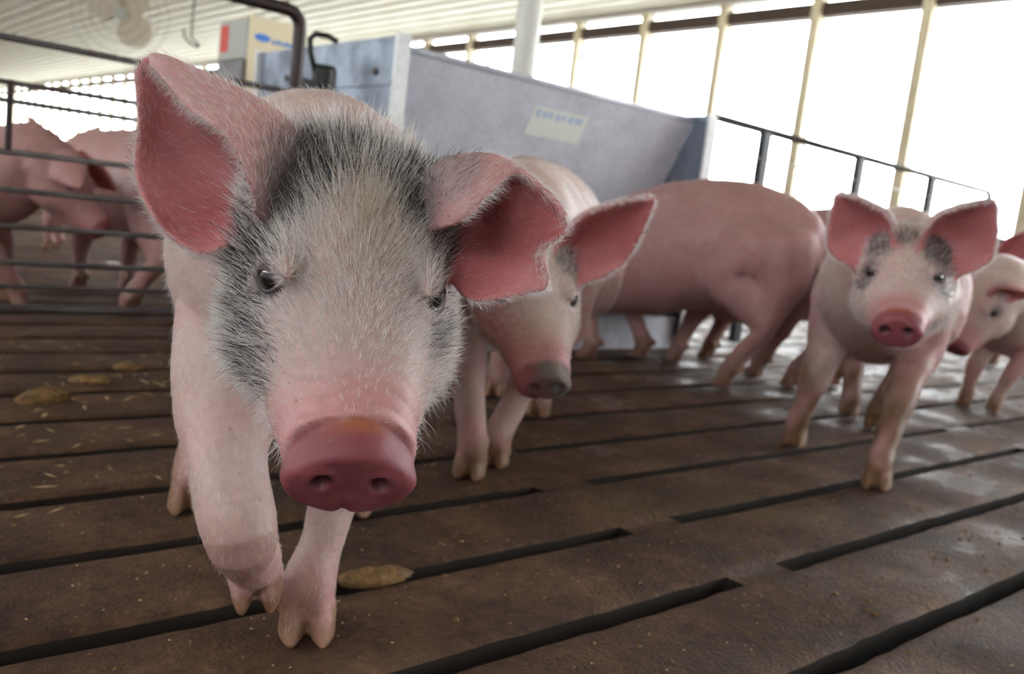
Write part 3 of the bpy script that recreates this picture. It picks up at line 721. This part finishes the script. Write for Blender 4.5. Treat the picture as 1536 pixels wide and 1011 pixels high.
    if style == 'main':
        patch((-.066, -.050, .048), (.046, .038, .050), 1.); patch((-.060, .052, .050), (.044, .036, .055), 1.); patch((-.075, 0, .06), (.03, .03, .03), .55); patch((-.045, .062, .09), (.035, .022, .03), .7)
        patch((.0, -.078, .012), (.040, .026, .036), .9); patch((.045, -.078, -.035), (.038, .03, .026), .75); patch((-.03, -.082, .02), (.05, .03, .04), .8)
        patch((-.02, .075, .03), (.03, .03, .03), .8); patch((.03, .074, -.01), (.035, .018, .02), .5)
        patch((-.09, -.03, .06), (.03, .03, .03), .6); patch((.02, -.085, -.005), (.05, .02, .04), .8)
        base = lerp(base, (.42, .28, .12), .55*np.exp(-ell(hl, (-.005, .002, .055), (.05, .028, .03))**2)*isH*sstep(-.5, .6, nB+nA))
    elif style == 'spotted':
        patch((-.05, .06, .05), (.035, .04, .03), .8); patch((.0, .075, .012), (.018, .02, .018), .6); patch((-.06, -.05, .05), (.04, .03, .03), .8)
        patch((-.02*s, 0, .56*s), (.16, .045, .03), .9, space=1); patch((.2, .0, .52), (.06, .05, .03), .6, space=1)
        base = lerp(base, (.17, .17, .15), .85*(reg == DISC)*sstep(-.035, .015, hl[:, 1]+.5*(hl[:, 2]+.036)))
        base = lerp(base, (.66, .54, .50), .7*isH*sstep(-.03, .0, hl[:, 1])*sstep(.13, .07, hl[:, 0])); base = lerp(base, (.56, .25, .25), .8*isH*sstep(-.02, -.06, hl[:, 1])*sstep(.02, -.02, hl[:, 2]))
    elif style == 'saddle':
        patch((-.055, -.045, .045), (.046, .040, .04), 1.); patch((-.055, .045, .045), (.048, .040, .04), 1.); patch((-.05, 0, .06), (.03, .03, .03), .5)
        patch((.005, -.070, .008), (.030, .03, .030), .9); patch((.005, .070, .008), (.030, .03, .030), .8)
        patch((-.05, 0, .56*s), (.14, .09, .035), .55, space=1)
    elif style == 'small':
        patch((.0, -.07, .012), (.022, .02, .02), .7); patch((.0, .07, .012), (.025, .02, .022), .9); patch((-.07, .08, .06), (.04, .03, .04), .6)
    elif style == 'plain':
        base = lerp(base, (.52, .33, .32), .35*sstep(-.4, .6, nA))
    blk *= hm
    furw = base.copy()
    base = lerp(base, (.47, .35, .34), .5*(reg == HEAD)*(1-w_pink)) if style in ('main',) else base
    base = lerp(base, (.19, .175, .18), blk*.85)
    # dirt marks
    dm = sstep(1.0, 1.5, fbm(co, 30, 31)+.5*nB); base = lerp(base, (.30, .17, .08), .45*dm)
    base = blur(base, 2 if voxel < .004 else 1)
    ca = me.color_attributes.new('coat', 'FLOAT_COLOR', 'POINT')
    ca.data.foreach_set('color', np.concatenate([np.clip(base, 0, 1), np.ones((N, 1))], 1).astype(np.float32).ravel())
    me.materials.append(M_SKIN); me.polygons.foreach_set('use_smooth', [True]*len(me.polygons))
    o.location = (*root, 0); o.rotation_euler = (0, 0, yaw)
    tag(o, label, cat, group or 'pigs standing in the slatted barn')
    # ---- eyes
    if eyes:
        for q in (-1, 1):
            g_ = MB(); n1, n2 = 24, 16; Re = .0135*hs
            rings = []
            for i in range(n2+1):
                th_ = math.pi*i/n2
                rings += [(math.cos(th_)*Re, math.sin(th_)*math.cos(p)*Re, math.sin(th_)*math.sin(p)*Re) for p in np.arange(n1)*2*math.pi/n1]
            g_.add(rings, [(i*n1+j, i*n1+(j+1) % n1, (i+1)*n1+(j+1) % n1, (i+1)*n1+j) for i in range(n2) for j in range(n1)])
            e = g_.build('eye', M_EYE, o, smooth=True)
            en = HR@(V3(.62, q*.76, .05)); e.rotation_euler = Vector(en).to_track_quat('X', 'Z').to_euler(); e.location = H(eyec[q])
            # almond eyelid rim lying on the eyeball
            A0 = V3(.60, q*.78, .12); A0 /= np.linalg.norm(A0); A1 = np.cross(V3(0, 0, 1), A0)*q; A1 /= np.linalg.norm(A1); A2 = np.cross(A0, A1)*q
            A2 = A2 if A2[2] > 0 else -A2
            lid = []
            for t in np.arange(28)*2*math.pi/28:
                u_, w_ = math.cos(t)*.0098, math.sin(t)*(.0074 if math.sin(t) > 0 else .0068)
                v_ = A0*.0092+A1*u_+A2*(w_-.12*u_); v_ = v_/np.linalg.norm(v_)*.0140; lid.append(H(eyec[q]+v_))
            g_ = MB(); g_.tube(lid+[lid[0]], [.0014*hs if i in (0, 14, 28) else .0018*hs for i in range(29)], 8, cap=False); g_.build('eyelid', M_LID, o, smooth=True)
    # ---- bristles
    if fur:
        me.calc_loop_triangles(); T_ = np.empty(len(me.loop_triangles)*3, np.int32); me.loop_triangles.foreach_get('vertices', T_); T_ = T_.reshape(-1, 3)
        me.vertices.foreach_get('normal', (nb := np.empty(N*3, np.float32))); no = nb.reshape(-1, 3).astype(float)
        a_, b2, c2 = co[T_[:, 0]], co[T_[:, 1]], co[T_[:, 2]]
        area = .5*np.linalg.norm(np.cross(b2-a_, c2-a_), axis=1)
        ctx = dict(main=style == 'main', reg=reg, hl=hl, eyec=eyec, hn=hn, co=co, no=no, blk=blk, nA=nA, nB=nB, isH=isH, flow=flow, HR=HR, s=s, N=N, surfs=surfs)
        PP, RR, CC = [], [], []
        for spec in fur:
            dens, leng, dirf, colf, rad, lift, cnt, NP = spec(ctx)
            wt = area*dens[T_].mean(1); tot = wt.sum()
            if tot <= 0: continue
            idx = rng.choice(len(T_), cnt, p=wt/tot)
            uv = rng.random((cnt, 2)); fl_ = uv.sum(1) > 1; uv[fl_] = 1-uv[fl_]
            W3 = np.stack([1-uv.sum(1), uv[:, 0], uv[:, 1]], 1); vi = T_[idx]
            ip = lambda A: (A[vi]*W3[..., None]).sum(1) if A.ndim == 2 else (A[vi]*W3).sum(1)
            p = ip(co); n_ = ip(no); n_ /= np.linalg.norm(n_, axis=1, keepdims=True)+1e-9
            d = ip(dirf); d = d-n_*(d*n_).sum(1, keepdims=True); d /= np.linalg.norm(d, axis=1, keepdims=True)+1e-9
            le = ip(leng)*rng.uniform(.55, 1.25, cnt)
            lf = np.clip(lift+rng.normal(0, .16, cnt), .05, 1.3)[:, None]
            jt = rng.normal(0, .20, (cnt, 3)); clump = np.stack([snoise(p, 130, 40+k) for k in range(3)], 1)*.28
            d0 = d*(1-lf*.55)+n_*lf+jt*.5+clump*.6; d0 /= np.linalg.norm(d0, axis=1, keepdims=True)
            d1 = d*1.0+n_*lf*.35+jt+clump+V3(0, 0, -.12); d1 /= np.linalg.norm(d1, axis=1, keepdims=True)
            ts = np.linspace(0, 1, NP)
            pts = p[:, None]-n_[:, None]*.0006+(d0[:, None]*ts[None, :, None]*(1-.5*ts[None, :, None])+d1[:, None]*(ts**2)[None, :, None]*.5)*le[:, None, None]
            PP.append(pts); r_ = rad*rng.uniform(.7, 1.2, cnt); RR.append(r_[:, None]*np.array([1.0, .85, .6, .12, .1][:NP-1]+[.1])[None, :NP]); CC.append(colf(ctx, ip, cnt))
        for k, (P_, R_, Cc) in enumerate(zip(PP, RR, CC)):
            pass
        NPs = [P_.shape[1] for P_ in PP]
        cv = bpy.data.hair_curves.new('bristles'); sizes = sum([[P_.shape[1]]*P_.shape[0] for P_ in PP], [])
        cv.add_curves(sizes)
        cv.attributes['position'].data.foreach_set('vector', np.concatenate([P_.reshape(-1, 3) for P_ in PP]).astype(np.float32).ravel())
        ra = cv.attributes.get('radius') or cv.attributes.new('radius', 'FLOAT', 'POINT')
        ra.data.foreach_set('value', np.concatenate([R_.ravel() for R_ in RR]).astype(np.float32))
        hc = cv.attributes.new('hcol', 'FLOAT_COLOR', 'CURVE'); cc = np.concatenate(CC)
        hc.data.foreach_set('color', np.concatenate([cc, np.ones((len(cc), 1))], 1).astype(np.float32).ravel())
        cv.materials.append(M_HAIR); ho = bpy.data.objects.new('bristles', cv); COL.objects.link(ho); ho.parent = o; ho['kind'] = 'stuff'
    return o

# fur layers: each returns density, length, direction, colour, radius, lift, count, points
WHT, BLK, TAN = np.array((.93, .89, .88)), np.array((.020, .020, .024)), np.array((.55, .42, .26))
def c_tan(c): return .75*np.exp(-ell(c['hl'], (-.02, .004, .055), (.05, .026, .03))**2)*(c['s'] == 1.0)
def coat_col(pk=.0, tan=.25):
    def f(ctx, ip, n):
        b = np.clip(ip(ctx['blk']), 0, 1); isb = rng.random(n) < b*.62
        w = WHT[None]*rng.uniform(.7, 1.1, (n, 1)); tn = ip(c_tan(ctx)); t = (rng.random(n) < tan+tn)[:, None]
        c = np.where(t, w*.5+TAN[None]*.5, w); return np.where(isb[:, None], BLK[None]*rng.uniform(.6, 2.5, (n, 1)), c)
    return f
def head_fur(n, ln=.022, rad=.00019, lift=.42, tan=.3):
    def f(c):
        h = c['hl']; back = sstep(.12, -.02, h[:, 0])
        d = ((c['reg'] == HEAD)*(.12+.88*sstep(.10, .04, h[:, 0]+.3*np.abs(h[:, 1])*0))).astype(float)
        de = np.minimum(*[ell(h, c['eyec'][q], (.0150, .024, .0130)) for q in (-1, 1)]); d *= sstep(.85, 1.25, de)
        d *= np.where(h[:, 0] > .115, .25, 1.)*(sstep(.07, .0, h[:, 0]) if ln > .03 else 1)
        le = ln*(.38+.75*sstep(.10, -.08, h[:, 0])+.25*sstep(-.02, -.07, h[:, 2])+.3*c['blk'])*(.35+.65*sstep(.9, 2.2, de))
        dr = np.stack([-np.ones(len(h)), h[:, 1]*5, .35*sstep(-.02, .03, h[:, 2])-.25], 1)@c['HR'].T
        return d, le, dr, coat_col(tan=tan), rad, lift, n, 5
    return f
def ear_out_fur(n, ln=.014, rad=.00011, lift=.45):
    def f(c):
        d = (c['reg'] == EOUT).astype(float); return d, np.full(c['N'], ln), c['flow'], coat_col(tan=.1), rad, lift, n, 5
    return f
def ear_in_fur(n, ln=.010, rad=.00008):
    def f(c):
        d = (c['reg'] == EIN).astype(float); return d, np.full(c['N'], ln), c['flow'], coat_col(tan=0), rad, .2, n, 4
    return f
def body_fur(n, ln=.014, rad=.00012, lift=.25):
    def f(c):
        d = np.where(c['reg'] == TORSO, 1., np.where(c['reg'] == LEG, .8*(1 if c['main'] else sstep(.10, .26, c['co'][:, 2])), 0.)); d = d*sstep(-1.5, 2, c['nA']+2)
        return d, np.full(c['N'], ln)*np.where(c['reg'] == LEG, .6, 1), c['flow']*V3(1, 1, 1)+V3(0, 0, -.3), coat_col(tan=.1), rad, lift, n, 4
    return f
def ear_rim_fur(n, ln=.011, rad=.00011):
    def f(c):
        bp, bd = [], []
        for S in c['surfs']:
            r, q, _ = S.shape
            for i in range(8, r): bp += [S[i, 0], S[i, -1]]; bd += [S[i, 0]-S[i, 5], S[i, -1]-S[i, -6]]
        kd = KDTree(len(bp))
        for i, p in enumerate(bp): kd.insert(p, i)
        kd.balance(); d = np.zeros(c['N']); dr = c['flow'].copy(); bd = np.array(bd); bd /= np.linalg.norm(bd, axis=1, keepdims=True)+1e-9
        for i in np.where((c['reg'] == EOUT) | (c['reg'] == EIN))[0]:
            _, k, dist = kd.find(c['co'][i]); d[i] = math.exp(-(dist/(.0045 if c['s'] < 1.001 else .006))**2); dr[i] = bd[k]*.8+c['flow'][i]*.5
        return d, np.full(c['N'], ln), dr, coat_col(tan=0), rad, .15, n, 4
    return f
def jowl_fur(n, ln=.030, rad=.00014):
    def f(c):
        h = c['hl']; d = (c['isH'] & (c['reg'] != DISC))*sstep(-.035, -.075, h[:, 2])*sstep(.15, .10, h[:, 0])
        dr = np.stack([-.1*np.ones(len(h)), h[:, 1]*8, -np.ones(len(h))*.9], 1)@c['HR'].T
        return d, np.full(c['N'], ln), dr, coat_col(tan=.05), rad, .75, n, 5
    return f
def ear_fringe(n, ln=.022, rad=.00012):
    def f(c):
        # base of the ears and crown: long loose bristles
        h = c['hl']; d = ((c['reg'] == HEAD) | (c['reg'] == TORSO) | (c['reg'] == EOUT))*np.exp(-(ell(h, (-.09, 0, .05), (.03, .11, .05)))**2)
        dr = np.stack([-.6*np.ones(len(h)), h[:, 1]*6, np.ones(len(h))*.6], 1)@c['HR'].T
        return d, np.full(c['N'], ln), dr, coat_col(tan=.2), rad, .8, n, 5
    return f

main_pig = make_pig('pig', 'large pink and black-patched pig in front, its snout toward the camera', 'pig',
    (.554, 1.071), math.atan2(-.887, -.46), ((.356, .601, .376), (-.036, .529, -2.001)), s=1.0, sx=.85, voxel=.0027, style='main',
    legs={'fl': (.439, .768), 'hr': (.462, 1.150), 'hl': (.66, 1.06), 'fr': [(.40, .87, .36, .07), (.363, .823, .236, .052), (.343, .777, .195, .036), (.337, .724, .142, .034), (.352, .740, .112, .026), (.371, .757, .092, .0235)]},
    ears={-1: EAR_A, 1: EAR_B},
    fur=(head_fur(46000, tan=.2), head_fur(4500, .032, .00026, .55, .1), ear_out_fur(5500), ear_in_fur(2600), ear_rim_fur(2600), body_fur(26000), jowl_fur(3500, .034), ear_fringe(1500)))

HW = dict(
white=((1.53, .75, .417), (.055, .364, -2.672)))
white_pig = make_pig('pig', 'white pig with upright pink ears and dark brow patches, facing the camera on the right', 'pig',
    (2.09, 1.057), math.atan2(-.405, -.914), HW['white'], s=1.0, voxel=.0046, style='saddle', hs=.9,
    legs={'fr': (1.83, 1.084), 'fl': (1.694, .812), 'hr': (2.35, 1.24), 'hl': (2.27, 1.12)},
    earkw={0: dict(root=(-.045, .058, .035), d=(-.2, .58, .74), N=(.9, .30, -.1), L=.135, W=.080, cup=.42)},
    fur=(head_fur(9000, .014, .0003), ear_rim_fur(2600, .010, .00028), ear_out_fur(3500, .012, .00025), body_fur(14000, .013, .00028), jowl_fur(900, .018, .0003)))
spot_pig = make_pig('pig', 'pig with a dirty grey snout half hidden behind the front pig', 'pig',
    (1.231, 1.384), math.atan2(-.658, -.753), ((.876, .967, .33), (.08, .65, -2.001)), s=1.0, voxel=.0046, style='spotted', hs=.88,
    legs={'fr': (.937, 1.145), 'fl': (1.023, 1.185), 'hl': (1.375, 1.46)},
    earkw={0: dict(root=(-.05, .060, .04), d=(-.20, .72, .66), N=(.80, -.22, .12), L=.175, W=.062, cup=.42)},
    fur=(head_fur(11000, .014, .00024), ear_rim_fur(2200, .010, .00024), ear_out_fur(3500, .013, .0002), body_fur(12000, .012, .00024), jowl_fur(700, .016, .00024)))
rump_pig = make_pig('pig', 'large pink pig turned away, rump and curled tail on its right, feeding', 'pig',
    (2.345, 1.95), math.atan2(.975, -.22), ((2.22, 2.36, .24), (0, 1.15, math.atan2(.975, -.22))), s=1.12, sx=.86, voxel=.006, style='plain', arch=.62, tail_up=1.,
    legs={'hl': (2.263, 1.60), 'hr': (2.60, 1.72), 'fl': (2.125, 2.05), 'fr': (2.385, 2.05)}, belly=1.05, eyes=True, fur=(body_fur(9000, .010, .00028),))
feed_pig = make_pig('pig', 'reddish pink pig between the big rump and the white pig, legs showing', 'pig',
    (2.765, 1.75), math.radians(93), ((2.63, 2.30, .26), (0, 1.15, math.radians(105))), s=1.06, sx=.86, voxel=.006, style='plain', arch=.5,
    legs={'hl': (2.56, 1.56), 'hr': (2.78, 1.54), 'fl': (2.50, 1.99), 'fr': (2.72, 2.02)}, fur=(body_fur(6000, .010, .0003),))
small_pig = make_pig('pig', 'small pig with dark eye patches at the right edge, nose down toward the white pig', 'pig',
    (3.30, 1.135), math.atan2(.10, -.99), ((2.72, 1.10, .327), (-.068, .799, -3.30)), s=.82, voxel=.006, style='small', hs=.84,
    legs={'fr': (3.02, 1.21), 'fl': (3.05, 1.13)}, earkw={0: dict(d=(-.35, .75, .35), N=(.8, .2, -.3), L=.12, W=.05, droop=.4)},
    fur=(body_fur(6000, .010, .0003), head_fur(3000, .010, .0003)))
back_pig = make_pig('pig', 'pale pig with a red ear tip behind the small one at the far right edge', 'pig',
    (4.75, 1.60), math.radians(170), ((4.27, 1.72, .45), (0, .3, math.radians(165))), s=.98, voxel=.008, style='far', eyes=False)
gate_pig = make_pig('pig', 'pink pig in profile behind the gate, flop ear over its eye', 'pig',
    (.38, 3.145), -.716, ((.735, 2.84, .375), (0, .70, -.72)), s=.95, voxel=.006, style='plain', hs=.95,
    legs={'fr': (.62, 2.92)}, earkw={0: dict(root=(-.06, .055, .05), d=(.85, .42, -.05), N=(.2, -.85, -.45), L=.135, W=.052, cup=.12)}, fur=(body_fur(4000, .010, .0003),))
gate_pig_b = make_pig('pig', 'pale pink pig behind the gate with its back turned, next to the front pig', 'pig',
    (1.02, 3.12), math.radians(100), ((.92, 3.72, .40), (0, .5, math.radians(110))), s=1.03, voxel=.006, style='plain',
    legs={'hl': (.89, 2.80), 'hr': (1.07, 2.84)}, fur=(body_fur(4000, .010, .0003),))
far_pig = make_pig('pig', 'small distant pig of which only the legs show beyond the gate', 'pig',
    (1.35, 4.75), math.radians(150), ((.90, 5.05, .35), (0, .7, math.radians(150))), s=.9, voxel=.008, style='far', eyes=False)
